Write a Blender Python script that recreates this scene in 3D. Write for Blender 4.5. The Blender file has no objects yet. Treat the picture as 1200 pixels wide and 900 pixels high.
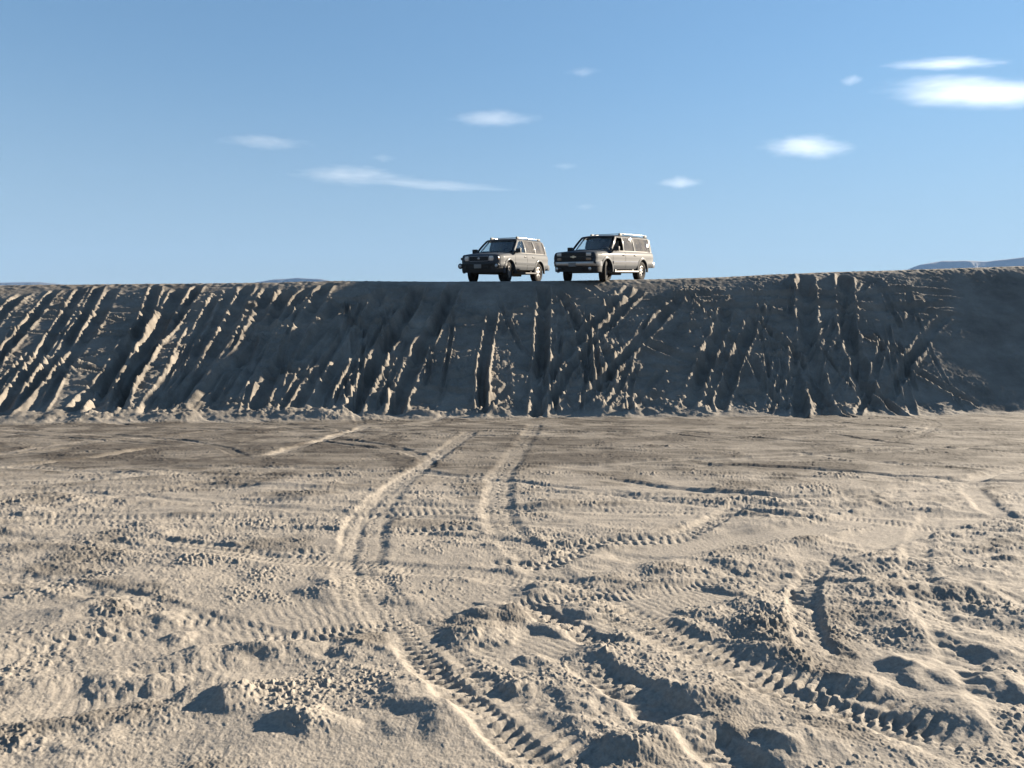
import bpy, bmesh, math, random
import numpy as np
from mathutils import Vector, Matrix

random.seed(7)
rng = np.random.default_rng(11)
SC = bpy.context.scene
COL = SC.collection
R = math.radians

# ------------------------------------------------------------------ camera
F = 901.0                       # focal length in pixels of the 1200 px wide photograph
CAM_H = 1.8
PITCH = math.atan(30.0 / F)
cam = bpy.data.cameras.new('camera')
cam.sensor_width = 36.0
cam.lens = 36.0 * F / 1200.0
cam.clip_start = 0.05
cam.clip_end = 60000.0
camo = bpy.data.objects.new('camera', cam)
COL.objects.link(camo)
camo.location = (0, 0, CAM_H)
camo.rotation_euler = (math.pi / 2 - PITCH, 0, 0)
SC.camera = camo

SUN_AZ, SUN_EL = R(61.5), R(18.7)
SUN = Vector((math.sin(SUN_AZ) * math.cos(SUN_EL), math.cos(SUN_AZ) * math.cos(SUN_EL), math.sin(SUN_EL)))


def ray(px, py):
    c, s = math.cos(PITCH), math.sin(PITCH)
    u = 450.0 - py
    return np.array([(px - 600.0), F * c + u * s, -F * s + u * c]) / F


# ------------------------------------------------------------------ tagging / linking
def tag(o, label=None, cat=None, group=None, kind=None):
    if label: o['label'] = label
    if cat: o['category'] = cat
    if group: o['group'] = group
    if kind: o['kind'] = kind
    return o


def empty(name, parent=None):
    o = bpy.data.objects.new(name, None)
    COL.objects.link(o)
    o.parent = parent
    o.empty_display_size = 0.2
    return o


def link_bm(name, bm, mat, parent=None, smooth=False, angle=None):
    bmesh.ops.recalc_face_normals(bm, faces=bm.faces[:])
    me = bpy.data.meshes.new(name)
    bm.to_mesh(me)
    bm.free()
    if smooth:
        me.polygons.foreach_set('use_smooth', [True] * len(me.polygons))
        if angle:
            me.set_sharp_from_angle(angle=R(angle))
    me.materials.append(mat)
    o = bpy.data.objects.new(name, me)
    COL.objects.link(o)
    o.parent = parent
    return o


# ------------------------------------------------------------------ materials
def new_mat(name):
    m = bpy.data.materials.new(name)
    m.use_nodes = True
    nt = m.node_tree
    nt.nodes.clear()
    out = nt.nodes.new('ShaderNodeOutputMaterial')
    return m, nt, out


def principled(name, col, rough=0.5, metal=0.0, coat=0.0, spec=0.5, grime=0.0, gcol=(0.17, 0.147, 0.12)):
    """Principled with a procedural layer of sand dust (noise in object space)."""
    m, nt, out = new_mat(name)
    p = nt.nodes.new('ShaderNodeBsdfPrincipled')
    p.inputs['Roughness'].default_value = rough
    p.inputs['Metallic'].default_value = metal
    p.inputs['Coat Weight'].default_value = coat
    p.inputs['Coat Roughness'].default_value = 0.12
    p.inputs['Specular IOR Level'].default_value = spec
    tc = nt.nodes.new('ShaderNodeTexCoord')
    nz = nt.nodes.new('ShaderNodeTexNoise')
    nz.inputs['Scale'].default_value = 4.0
    nz.inputs['Detail'].default_value = 5.0
    nt.links.new(tc.outputs['Object'], nz.inputs['Vector'])
    mr = nt.nodes.new('ShaderNodeMapRange')
    mr.inputs[1].default_value = 0.3
    mr.inputs[2].default_value = 0.75
    mr.inputs[3].default_value = grime * 0.4
    mr.inputs[4].default_value = grime
    nt.links.new(nz.outputs['Fac'], mr.inputs[0])
    mx = nt.nodes.new('ShaderNodeMix')
    mx.data_type = 'RGBA'
    mx.inputs['A'].default_value = (*col, 1)
    mx.inputs['B'].default_value = (*gcol, 1)
    nt.links.new(mr.outputs[0], mx.inputs['Factor'])
    nt.links.new(mx.outputs['Result'], p.inputs['Base Color'])
    nt.links.new(p.outputs[0], out.inputs['Surface'])
    return m


def glass(name, tint, dust=0.1, refl=1.0):
    """pane of tinted glass with a film of sand dust"""
    m, nt, out = new_mat(name)
    p = nt.nodes.new('ShaderNodeBsdfPrincipled')
    p.inputs['Base Color'].default_value = (*tint, 1)
    p.inputs['Transmission Weight'].default_value = 1.0
    p.inputs['Roughness'].default_value = 0.02
    p.inputs['IOR'].default_value = 1.45
    df = nt.nodes.new('ShaderNodeBsdfDiffuse')
    df.inputs[0].default_value = (0.30, 0.27, 0.235, 1)
    m1 = nt.nodes.new('ShaderNodeMixShader')
    tc = nt.nodes.new('ShaderNodeTexCoord')
    nz = nt.nodes.new('ShaderNodeTexNoise')
    nz.inputs['Scale'].default_value = 3.0
    nz.inputs['Detail'].default_value = 4.0
    nt.links.new(tc.outputs['Object'], nz.inputs['Vector'])
    mr = nt.nodes.new('ShaderNodeMapRange')
    mr.inputs[1].default_value = 0.3
    mr.inputs[2].default_value = 0.7
    mr.inputs[3].default_value = dust * 0.5
    mr.inputs[4].default_value = dust
    nt.links.new(nz.outputs['Fac'], mr.inputs[0])
    nt.links.new(mr.outputs[0], m1.inputs[0])
    nt.links.new(p.outputs[0], m1.inputs[1])
    nt.links.new(df.outputs[0], m1.inputs[2])
    nt.links.new(m1.outputs[0], out.inputs['Surface'])
    return m


def sand_material():
    m, nt, out = new_mat('sand')
    p = nt.nodes.new('ShaderNodeBsdfPrincipled')
    p.inputs['Roughness'].default_value = 0.95
    p.inputs['Specular IOR Level'].default_value = 0.15
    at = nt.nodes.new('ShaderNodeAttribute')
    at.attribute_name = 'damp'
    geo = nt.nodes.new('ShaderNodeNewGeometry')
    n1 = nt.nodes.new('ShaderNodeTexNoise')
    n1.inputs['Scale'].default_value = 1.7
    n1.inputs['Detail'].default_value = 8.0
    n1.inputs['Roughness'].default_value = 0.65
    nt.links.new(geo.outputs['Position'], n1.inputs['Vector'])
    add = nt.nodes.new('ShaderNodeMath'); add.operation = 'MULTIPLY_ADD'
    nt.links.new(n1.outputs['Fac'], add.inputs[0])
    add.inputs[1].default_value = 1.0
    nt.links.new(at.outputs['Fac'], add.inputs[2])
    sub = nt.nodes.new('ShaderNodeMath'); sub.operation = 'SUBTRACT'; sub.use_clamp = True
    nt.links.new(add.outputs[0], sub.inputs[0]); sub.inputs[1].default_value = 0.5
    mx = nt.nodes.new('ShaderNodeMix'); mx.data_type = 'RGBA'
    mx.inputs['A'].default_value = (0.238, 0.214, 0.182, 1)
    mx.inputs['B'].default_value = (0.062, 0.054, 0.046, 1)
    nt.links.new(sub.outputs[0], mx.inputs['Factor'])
    # speckle of darker grains and grit
    n2 = nt.nodes.new('ShaderNodeTexNoise')
    n2.inputs['Scale'].default_value = 38.0
    n2.inputs['Detail'].default_value = 6.0
    n2.inputs['Roughness'].default_value = 0.75
    nt.links.new(geo.outputs['Position'], n2.inputs['Vector'])
    r2 = nt.nodes.new('ShaderNodeMapRange')
    r2.inputs[1].default_value = 0.32; r2.inputs[2].default_value = 0.62
    r2.inputs[3].default_value = 0.66; r2.inputs[4].default_value = 1.08
    nt.links.new(n2.outputs['Fac'], r2.inputs[0])
    ml = nt.nodes.new('ShaderNodeMix'); ml.data_type = 'RGBA'; ml.blend_type = 'MULTIPLY'
    ml.inputs['Factor'].default_value = 1.0
    nt.links.new(mx.outputs['Result'], ml.inputs['A'])
    nt.links.new(r2.outputs[0], ml.inputs['B'])
    nt.links.new(ml.outputs['Result'], p.inputs['Base Color'])
    # fine grain bump
    n3 = nt.nodes.new('ShaderNodeTexNoise')
    n3.inputs['Scale'].default_value = 42.0
    n3.inputs['Detail'].default_value = 5.0
    n3.inputs['Roughness'].default_value = 0.7
    nt.links.new(geo.outputs['Position'], n3.inputs['Vector'])
    bp = nt.nodes.new('ShaderNodeBump')
    bp.inputs['Strength'].default_value = 0.38
    bp.inputs['Distance'].default_value = 0.02
    nt.links.new(n3.outputs['Fac'], bp.inputs['Height'])
    nt.links.new(bp.outputs[0], p.inputs['Normal'])
    nt.links.new(p.outputs[0], out.inputs['Surface'])
    return m


SAND = sand_material()

# ------------------------------------------------------------------ noise
_perm = rng.permutation(65536).astype(np.int64)
_ang = rng.random(65536) * 2 * math.pi
_gx, _gy = np.cos(_ang).astype(np.float32), np.sin(_ang).astype(np.float32)


def perlin(x, y, seed=0):
    x0 = np.floor(x); y0 = np.floor(y)
    fx = (x - x0).astype(np.float32); fy = (y - y0).astype(np.float32)
    xi = x0.astype(np.int64); yi = y0.astype(np.int64)
    u = fx * fx * fx * (fx * (fx * 6 - 15) + 10)
    v = fy * fy * fy * (fy * (fy * 6 - 15) + 10)

    def g(ix, iy, dx, dy):
        h = _perm[(_perm[(ix + seed * 131) & 65535] + iy * 7 + seed * 977) & 65535]
        return _gx[h] * dx + _gy[h] * dy
    a = g(xi, yi, fx, fy)
    b = g(xi + 1, yi, fx - 1, fy)
    c = g(xi, yi + 1, fx, fy - 1)
    d = g(xi + 1, yi + 1, fx - 1, fy - 1)
    ab = a + u * (b - a)
    cd = c + u * (d - c)
    return (ab + v * (cd - ab)) * 1.5


def fbm(x, y, oct=4, seed=0, gain=0.5, lac=2.03):
    s = np.zeros_like(x, dtype=np.float32); a = 1.0; n = 0
    for k in range(oct):
        s += a * perlin(x, y, seed + k * 17)
        n += a
        x = x * lac + 3.7; y = y * lac - 1.9
        a *= gain
    return s / n


def ridged(x, y, oct=3, seed=0, gain=0.5):
    s = np.zeros_like(x, dtype=np.float32); a = 1.0; n = 0
    for k in range(oct):
        s += a * (1 - 2 * np.abs(perlin(x, y, seed + k * 23)))
        n += a
        x = x * 2.03 + 1.3; y = y * 2.03 + 5.1
        a *= gain
    return s / n


def sstep(a, b, x):
    t = np.clip((x - a) / (b - a), 0, 1)
    return t * t * (3 - 2 * t)


# ------------------------------------------------------------------ large form of the terrain
_cx = (np.array([-300, 0, 300, 400, 530, 650, 770, 850, 950, 1050, 1200, 1600]) - 600) / F
_cy = np.array([336, 335, 332, 330, 330.5, 329.5, 327.5, 325, 320, 317, 312, 304])


def bank_param(X, Y):
    t = np.clip(X / np.maximum(Y, 1.0), -1.15, 1.15)
    Yb = 22.8 + np.where(t < 0, 3.4, 2.25) * t
    Wd = 7.45 + np.where(t < 0, 1.2 * np.clip(-t / .67, 0, 1), 0.15 * (t / 0.67))
    Yc = Yb + Wd
    zc = CAM_H + (420.0 - np.interp(t, _cx, _cy)) / F * Yc
    return t, Yb, Wd, Yc, zc


def softplus(x, k):
    q = np.clip(x / k, -40, 40)
    return np.where(x / k > 40, x, k * np.log1p(np.exp(q)))


def zbase(X, Y):
    t, Yb, Wd, Yc, zc = bank_param(X, Y)
    s = (Y - Yb) / Wd
    g = softplus(s - 0.03, 0.022) - softplus(s - 1.0, 0.016)
    g = g / 0.97
    z = zc * g
    rise = 0.094 * np.clip(Y - Yc, 0, 7.5)
    far = sstep(8, 120, Y - Yc)
    return (z + rise) * (1 - far) + 4.0 * far


def hit(px, py):
    d = ray(px, py)
    tt = np.arange(1.0, 60.0, 0.01)
    P = d[None, :] * tt[:, None]
    P[:, 2] += CAM_H
    z = zbase(P[:, 0], P[:, 1])
    k = np.argmax(P[:, 2] <= z)
    return P[k, 0], P[k, 1]


def spline(pts, n=10):
    P = np.array(pts, float)
    Q = [P[0]]
    for i in range(len(P) - 1):
        p0 = P[max(i - 1, 0)]; p1 = P[i]; p2 = P[i + 1]; p3 = P[min(i + 2, len(P) - 1)]
        for k in range(1, n + 1):
            u = k / n
            Q.append(0.5 * ((2 * p1) + (-p0 + p2) * u + (2 * p0 - 5 * p1 + 4 * p2 - p3) * u * u + (-p0 + 3 * p1 - 3 * p2 + p3) * u ** 3))
    return np.array(Q)


def line_dist(X, Y, P, margin):
    """indices near the polyline, signed lateral offset, arc length, fade towards the ends"""
    lo = P.min(0) - margin; hi = P.max(0) + margin
    idx = np.nonzero((X > lo[0]) & (X < hi[0]) & (Y > lo[1]) & (Y < hi[1]))[0]
    if len(idx) == 0:
        return idx, None, None, None
    x = X[idx]; y = Y[idx]
    best = np.full(len(idx), 1e9); lat = np.zeros(len(idx)); arc = np.zeros(len(idx))
    L = 0.0
    for a, b in zip(P[:-1], P[1:]):
        e = b - a; l = math.hypot(*e)
        if l < 1e-6:
            continue
        e = e / l
        dx = x - a[0]; dy = y - a[1]
        u = np.clip(dx * e[0] + dy * e[1], 0, l)
        qx = dx - u * e[0]; qy = dy - u * e[1]
        d = qx * qx + qy * qy
        m = d < best
        best[m] = d[m]
        lat[m] = np.sign(dx[m] * e[1] - dy[m] * e[0]) * np.sqrt(d[m])
        arc[m] = L + u[m]
        L += l
    keep = best < margin * margin
    idx = idx[keep]; lat = lat[keep]; arc = arc[keep]
    fade = sstep(0, 0.5, arc) * sstep(0, 0.5, L - arc)
    return idx, lat, arc, fade


# ------------------------------------------------------------------ ground grid (denser where more is seen)
def ground_grid():
    th = list(np.linspace(-math.pi, R(-80), 26)[:-1]) + list(np.linspace(R(-80), R(-40), 110)[:-1])
    th += list(np.linspace(R(-40), R(40), 1330)[:-1]) + list(np.linspace(R(40), R(80), 110)[:-1])
    th += list(np.linspace(R(80), math.pi, 26)[:-1])
    th = np.array(th)
    r = [0.02]
    while r[-1] < 2.6: r.append(r[-1] + 0.06)
    while r[-1] < 25.0: r.append(r[-1] + min(0.055, max(0.0085, r[-1] ** 2 / (CAM_H * 769) * 0.75)))
    while r[-1] < 44.0: r.append(r[-1] + 0.05)
    d = 0.05
    while r[-1] < 5000: d *= 1.12; r.append(r[-1] + d)
    r = np.array(r)
    return th, r


TH, RR = ground_grid()
nt_, nr_ = len(TH), len(RR)
X = (np.sin(TH)[None, :] * RR[:, None]).ravel()
Y = (np.cos(TH)[None, :] * RR[:, None]).ravel()
T_, YB, WD, YC, ZC = bank_param(X, Y)
S = (Y - YB) / WD
Z = zbase(X, Y)
near = (np.abs(X) < 60) & (Y > -20) & (Y < 60)
DISP = np.zeros_like(X)
KEEP = np.ones_like(X)           # how much loose churn is left (tyres flatten it)
DAMP = np.zeros_like(X)          # 0 dry pale loose sand, 1 damp brown crust; also carries shade painted on the bank

# ---- tyre tracks on the pit floor: pixels of the photo projected to the floor plane
def floor_pts(pts):
    out = []
    for px, py in pts:
        d = ray(px, py)
        k = CAM_H / -d[2]
        out.append((d[0] * k, d[1] * k))
    return out


def tyre_track(P, w, depth, tread=0.0, pitch=0.11, berm=0.5, dry=0.0, chev=0.5, flat=0.85, seed=0):
    idx, lat, arc, fade = line_dist(X, Y, P, w * 1.6 + 0.15)
    if len(idx) == 0:
        return
    wob = 0.10 * w * perlin(arc * 1.7 + seed * 9.1, arc * 0 + seed * 3.3, 5)
    lat = lat + wob + .02 * perlin(arc * 6 + seed, lat * 5, 6)
    a = np.abs(lat)
    inside = 1 - sstep(w * 0.30, w * 0.62, a)
    patch = 0.35 + 0.65 * sstep(-0.35, 0.15, perlin(arc * 0.8 + seed, arc * 0 + seed * 1.7, 8))
    d = -depth * inside
    d += min(depth * berm, .0035) * np.exp(-((a - w * 0.66) / (w * 0.14)) ** 2) * (0.6 + 0.8 * perlin(arc * 3.1, lat * 4 + seed, 9))
    if tread:
        ph = arc / (pitch * .72) + chev * a / w + np.where(lat > 0, 0.5, 0) + .25 * perlin(arc * 3, lat * 6 + seed, 10)
        q = np.abs((ph % 1.0) - 0.5) * 2
        lug = sstep(0.30, 0.62, q)
        groove = 1 - 0.25 * np.exp(-(a / (w * 0.055)) ** 2)
        shoulder = np.exp(-((a - w * 0.27) / (w * 0.05)) ** 2) * 0.3
        d += .62 * tread * inside * patch * (1 + .9 * perlin(arc * 6.5 + seed, lat * 9, 11)) * (lug * groove - 0.5 - shoulder * 0.6 + 0.4 * (1 - groove))
    DISP[idx] += d * fade
    KEEP[idx] *= 1 - flat * inside * fade * patch
    if dry:
        DAMP[idx] -= dry * inside * fade


T = tyre_track
main_tracks = [
    # (pixels, width, depth, tread, pitch, dry)
    ([(552, 506), (505, 540), (462, 572), (440, 610), (430, 650), (438, 690), (470, 728), (520, 778), (575, 828), (650, 880), (740, 940)], .36, .008, .020, .10, .16),
    ([(520, 530), (472, 562), (425, 600), (408, 640), (405, 680), (420, 720)], .22, .005, .014, .10, .5),
    ([(628, 497), (606, 530), (588, 560), (583, 595), (600, 632), (640, 670), (690, 702), (745, 728), (800, 752), (900, 792), (1000, 825), (1133, 880), (1200, 905)], .40, .009, .024, .10, .20),
    ([(660, 760), (720, 800), (800, 850), (870, 900), (960, 960)], .28, .03, .02, .11, .0),
    ([(470, 745), (510, 790), (560, 835), (600, 870), (660, 930)], .20, .02, .022, .10, .0),
    ([(850, 780), (930, 815), (1040, 850), (1150, 895)], .22, .02, .022, .10, .0),
    ([(-20, 770), (70, 752), (140, 742), (215, 726), (300, 716)], .24, .012, .014, .12, .0),
    ([(150, 632), (240, 640), (330, 650), (420, 642)], .22, .012, .012, .13, .0),
    ([(635, 648), (717, 636), (800, 627), (850, 603), (870, 585)], .26, .015, .02, .14, .0),
    ([(540, 670), (590, 662), (640, 660), (700, 640)], .22, .02, .02, .12, .0),
    ([(590, 700), (640, 722), (700, 748), (760, 770)], .22, .025, .024, .11, .0),
    ([(440, 625), (520, 622), (600, 618)], .22, .015, .02, .13, .0),
    ([(960, 655), (945, 690), (945, 730), (962, 768), (1005, 782)], .22, .022, .014, .12, .0),
    ([(640, 548), (760, 541), (950, 533), (1230, 520)], .30, .03, .0, .12, .4),
    ([(700, 562), (850, 578), (1000, 580), (1230, 545)], .30, .03, .0, .12, .3),
    ([(800, 545), (930, 548), (1080, 560), (1230, 566)], .26, .03, .0, .12, .3),
    ([(-30, 552), (80, 540), (200, 522)], .30, .03, .0, .12, .3),
    ([(310, 535), (380, 515), (430, 500)], .30, .03, .0, .12, .5),
]
for i, (pp, w, dep, tr, pitch, dry) in enumerate(main_tracks):
    T(spline(floor_pts(pp)), w, dep, tr, pitch, dry=dry, seed=i)
# broad smooth swaths of packed pale sand
for i, (pp, w) in enumerate([
        ([(-40, 790), (120, 764), (250, 740), (400, 716), (520, 702), (640, 676), (760, 648), (900, 620)], .55),
        ([(540, 800), (600, 768), (700, 724), (800, 700), (900, 674), (1000, 640), (1100, 612), (1230, 588)], .60),
        ([(660, 668), (760, 642), (860, 632), (960, 618), (1060, 598)], .50),
        ([(-30, 835), (120, 812), (240, 790), (330, 780), (430, 775)], .50),
        ([(-30, 905), (100, 880), (240, 862), (330, 850)], .50)]):
    T(spline(floor_pts(pp)), w, .018, 0.004, .09, berm=.5, dry=.55, seed=40 + i, flat=1.0)
# many faint older tracks crossing the floor
for i in range(110):
    x0 = rng.uniform(-14, 14); y0 = rng.uniform(5.5, 21)
    a = rng.normal(0, .38) + (math.pi if rng.random() < .5 else 0)
    if rng.random() < .12: a = rng.uniform(0, math.pi)
    k = rng.normal(0, .10); pts = []
    for q in range(9):
        pts.append((x0, y0)); x0 += math.cos(a) * .9; y0 += math.sin(a) * .9; a += k * .9
    T(np.array(pts), rng.uniform(.18, .30), rng.uniform(.004, .016), rng.uniform(.004, .013), rng.uniform(.08, .18), dry=rng.uniform(-.1, .3), seed=60 + i, flat=.6)

# ---- loose heaps, pushed up by turning wheels
heaps = [(385, 690, 38, .11), (150, 680, 62, .06), (100, 716, 50, .09), (195, 724, 18, .07), (305, 762, 46, .11), (275, 806, 62, .07),
         (130, 800, 30, .07), (182, 800, 26, .08), (268, 822, 26, .10), (210, 744, 10, .06), (235, 772, 42, .07), (350, 846, 46, .13),
         (520, 846, 58, .13), (470, 812, 52, .10), (630, 688, 26, .10), (580, 716, 38, .13), (552, 724, 30, .10), (550, 744, 38, .10),
         (690, 714, 32, .09), (606, 806, 22, .08), (622, 772, 16, .06), (770, 818, 60, .09), (830, 822, 60, .09), (800, 858, 54, .15),
         (735, 880, 52, .14), (920, 876, 46, .14), (890, 712, 36, .12), (896, 740, 42, .13), (906, 766, 42, .11), (852, 688, 26, .09),
         (1008, 694, 40, .12), (1080, 694, 28, .11), (1132, 694, 32, .11), (1050, 722, 42, .09), (1052, 780, 26, .09), (1072, 792, 32, .11),
         (1158, 804, 42, .15), (1004, 804, 28, .11), (1130, 838, 72, .11), (870, 662, 32, .06), (920, 658, 32, .06), (1188, 728, 28, .11),
         (340, 570, 62, .07), (350, 587, 42, .06), (505, 587, 22, .06), (640, 594, 28, .06), (150, 558, 40, .06), (700, 770, 40, .05),
         (30, 700, 30, .07), (440, 668, 20, .06), (650, 735, 26, .08), (1020, 660, 40, .07), (1100, 665, 40, .07), (680, 830, 40, .08),
         (85, 880, 46, .06), (1060, 745, 40, .08), (1110, 750, 40, .08), (1180, 770, 36, .09), (960, 700, 30, .08), (700, 655, 26, .06),
         (420, 760, 34, .06), (470, 700, 22, .05), (60, 640, 40, .05), (240, 655, 40, .05), (780, 665, 30, .05), (820, 720, 26, .06)]
for i, (px, py, hw, h) in enumerate(heaps):
    cx, cy = floor_pts([(px, py)])[0]
    dist = math.hypot(cx, cy)
    rx = max(hw / F * dist * 1.2, .12)
    ry = rx * rng.uniform(.75, 1.15) if hw < 45 else rx * rng.uniform(.55, .8)
    idx = np.nonzero((np.abs(X - cx) < rx * 2) & (np.abs(Y - cy) < rx * 2))[0]
    x = (X[idx] - cx); y = (Y[idx] - cy)
    wx = x + .28 * rx * perlin(x / rx * 1.4 + i * 7, y / rx * 1.4, 31)
    wy = y + .28 * rx * perlin(x / rx * 1.4, y / rx * 1.4 + i * 5, 32)
    ang = rng.normal(0, .35); ca, sa = math.cos(ang), math.sin(ang)
    u = (wx * ca + wy * sa) / rx; v = (-wx * sa + wy * ca) / ry
    u = np.where(u < 0, u * 1.25, u * .8)            # steeper on the left
    q = np.sqrt(u * u + v * v)
    q = q * .80
    prof = np.clip(1 - q * q, 0, 1) ** 2
    prof = prof * (1 + .30 * ridged(x * 3.5 + i, y * 3.5, 2, 33) + .08 * perlin(x * 17, y * 17, 34))
    DISP[idx] += h * .37 * prof
    KEEP[idx] = np.maximum(KEEP[idx], .55 * sstep(0, .3, prof))

# ---- churned texture of the floor
fl = np.nonzero(near & (S < 0.35) & (RR.repeat(nt_) < 45))[0]
x, y = X[fl], Y[fl]
patch = sstep(-.25, .35, fbm(x * .42, y * .42, 3, 1))
patch2 = sstep(-.1, .4, fbm(x * .9 + 20, y * .9, 3, 2))
far_w = sstep(8.5, 14, y)
far_w2 = sstep(6, 8, y) * (1 - .3 * far_w)
lump = .034 * fbm(x * .55, y * .7, 3, 3)
lump += (.012 + .026 * patch) * np.clip(ridged(x * 1.5, y * 1.9, 3, 4), -1, 1) * (1 - .35 * far_w)
lump += (.004 + .018 * patch2) * ridged(x * 4.2 + .6 * perlin(x * 2, y * 2, 50), y * 4.8, 3, 5)
pc = sstep(.0, .5, fbm(x * 1.3 + 9, y * 1.3, 3, 14))          # where crumbs have collected
lump += .024 * far_w2 * np.clip(ridged(x * .8 + .4 * perlin(x * .7, y, 17), y * 3.4, 3, 18), -.5, 1)
cl = perlin(x * 9 + .5 * perlin(x * 20, y * 20, 15), y * 9, 6)
lump += (.020 * patch * pc) * sstep(.16, .50, cl)
cl = perlin(x * 19 + 4, y * 19, 7)
lump += (.030 * pc * (.3 + .7 * patch)) * sstep(.16, .46, cl)
cl = perlin(x * 38 + 4, y * 38, 12)
lump += (.022 * np.maximum(pc, .5 * patch)) * sstep(.16, .46, cl) * (y < 12)
cl = perlin(x * 21 + 31, y * 21, 19)                            # odd crumbs lying everywhere
cg = .12 + .88 * sstep(-.05, .40, fbm(x * .8 + 3, y * .8, 3, 20))
lump += .016 * sstep(.42, .64, cl) * cg
cl = perlin(x * 44 + 31, y * 44, 21)
lump += .009 * sstep(.40, .62, cl) * (y < 10) * cg
cl = perlin(x * 70 + 4, y * 70, 13)
lump += .0035 * ridged(x * 10, y * 12, 2, 16) + (.003 + .005 * patch2) * np.clip(cl, -.3, .6) * (y < 8)
right_churn = sstep(2.2, 3.2, x) * sstep(4.5, 5.5, y) * (1 - sstep(9.5, 11, y))   # dug-over patch on the right
lump += right_churn * .035 * ridged(x * 3.1, y * 3.1, 3, 8)
toe = np.exp(-((S[fl] + .005) / .05) ** 2)
K = KEEP[fl]
DISP[fl] += .68 * lump * (.10 + .90 * K) * (1 - sstep(.0, .12, S[fl]))
DAMP[fl] += .02 + 1.15 * far_w * (.75 + .5 * fbm(x * .35, y * .8, 3, 9)) + .62 * patch2 * K - .20
DAMP[fl] *= (1 - .85 * sstep(-.05, .0, S[fl]))

# ------------------------------------------------------------------ the bank: ruts cut by vehicles climbing and sliding
fa = np.nonzero(near & (S > -.08) & (S < 1.9) & (np.abs(T_) < 1.1))[0]
xf, yf, sf = X[fa], Y[fa], S[fa]
D2 = np.zeros_like(xf); KF = np.ones_like(xf)


def rut(pix, w, depth, berm=.5, skew=0.0, seed=0, rough=.5):
    P = spline([hit(*p) for p in pix], 8)
    idx, lat, arc, fade = line_dist(xf, yf, P, w * 1.8)
    if len(idx) == 0:
        return
    fade = np.sqrt(np.clip(fade, 0, 1))
    lat = lat + w * .30 * rough * (perlin(arc * 1.5 + seed * 5.3, arc * 0 + seed, 61) + .35 * perlin(arc * 4 + seed, lat * 2, 62))
    a = np.abs(lat) / (w * .5)
    dd = depth * (.75 + .5 * perlin(arc * 1.1, arc * 0 + seed * 2.2, 63))
    cut = 1 - sstep(.25, 1.15, a)
    D2[idx] += (-dd * cut) * fade
    D2[idx] += dd * berm * np.exp(-((a - 1.28) / .26) ** 2) * (.9 + .5 * perlin(arc * 2.2, lat * 2 + seed, 64)) * fade
    KF[idx] *= 1 - .8 * cut * fade


left_ruts = [
    [(30, 345), (0, 372), (-30, 405)],
    [(66, 340), (36, 377), (3, 417), (-30, 460)],
    [(118, 335), (85, 395), (50, 440), (2, 492)],
    [(133, 338), (110, 383), (77, 430), (35, 487)],
    [(152, 400), (128, 440), (100, 470), (82, 488)],
    [(183, 336), (167, 383), (133, 440), (108, 488)],
    [(196, 370), (163, 430), (121, 490)],
    [(234, 335), (213, 367), (180, 410), (150, 455), (140, 485)],
    [(256, 345), (227, 397), (200, 440), (165, 488)],
    [(290, 335), (270, 380), (240, 427), (200, 480)],
    [(316, 338), (293, 397), (260, 440), (230, 485)],
    [(362, 338), (320, 387), (290, 440), (258, 485)],
    [(383, 334), (350, 393), (320, 440), (297, 485)],
    [(400, 350), (372, 392), (345, 425)],
    [(338, 340), (306, 392), (274, 440), (246, 484)],
    [(272, 340), (246, 388), (214, 440), (184, 486)],
    [(212, 338), (188, 385), (152, 440), (122, 486)],
    [(96, 338), (62, 395), (28, 445), (-6, 490)],
    [(428, 352), (404, 392), (372, 440), (345, 482)],
    [(450, 340), (428, 380), (396, 430), (372, 484)],
]
for i, p in enumerate(left_ruts):
    rut(p, random.uniform(.34, .58), random.uniform(.17, .30), random.uniform(.25, .5), seed=i, rough=.3)
mid_ruts = [
    ([(492, 335), (477, 370), (447, 415), (411, 488)], .50, .44, .4),
    ([(535, 333), (517, 373), (490, 417), (461, 488)], .50, .44, .4),
    ([(580, 362), (572, 400), (566, 440), (564, 486)], .34, .16, 1.1),
    ([(638, 334), (636, 380), (634, 430), (630, 490)], .46, .36, .6),
    ([(740, 338), (700, 378), (660, 420), (632, 462)], .36, .16, .8),
    ([(752, 342), (712, 386), (672, 432), (650, 470)], .30, .14, .9),
    ([(800, 350), (760, 392), (722, 432), (684, 478)], .36, .16, .9),
    ([(650, 338), (672, 372), (684, 410), (690, 452)], .34, .12, .8),
    ([(690, 336), (712, 356), (730, 372)], .34, .12, .8),
    ([(700, 398), (712, 420), (716, 445), (706, 470)], .30, .10, .8),
    ([(600, 455), (575, 480), (560, 490)], .34, .14, .8),
    ([(660, 455), (640, 476), (622, 490)], .34, .14, .8),
    ([(745, 400), (800, 420), (850, 432)], .40, .12, .6),
    ([(853, 362), (836, 410), (818, 450), (806, 484)], .44, .17, .7),
    ([(888, 368), (868, 415), (852, 455), (842, 484)], .40, .17, .7),
    ([(868, 362), (900, 388), (935, 418), (952, 430)], .28, .12, .8),
    ([(880, 420), (895, 452), (920, 482)], .36, .13, .7),
    ([(944, 322), (946, 380), (950, 420), (962, 476), (972, 488)], .62, .30, .55),
    ([(934, 400), (936, 450), (938, 490)], .46, .20, .5),
    ([(989, 322), (994, 390), (1006, 430), (1020, 480)], .56, .26, .55),
    ([(1005, 392), (1040, 410), (1068, 418)], .32, .12, .9),
    ([(1085, 400), (1062, 432), (1040, 470)], .36, .13, .7),
    ([(1062, 430), (1105, 455), (1150, 478)], .32, .12, .8),
    ([(1110, 370), (1078, 405), (1030, 470)], .34, .08, .6),
    ([(1000, 440), (1030, 465), (1060, 488)], .34, .12, .7),
]
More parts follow.
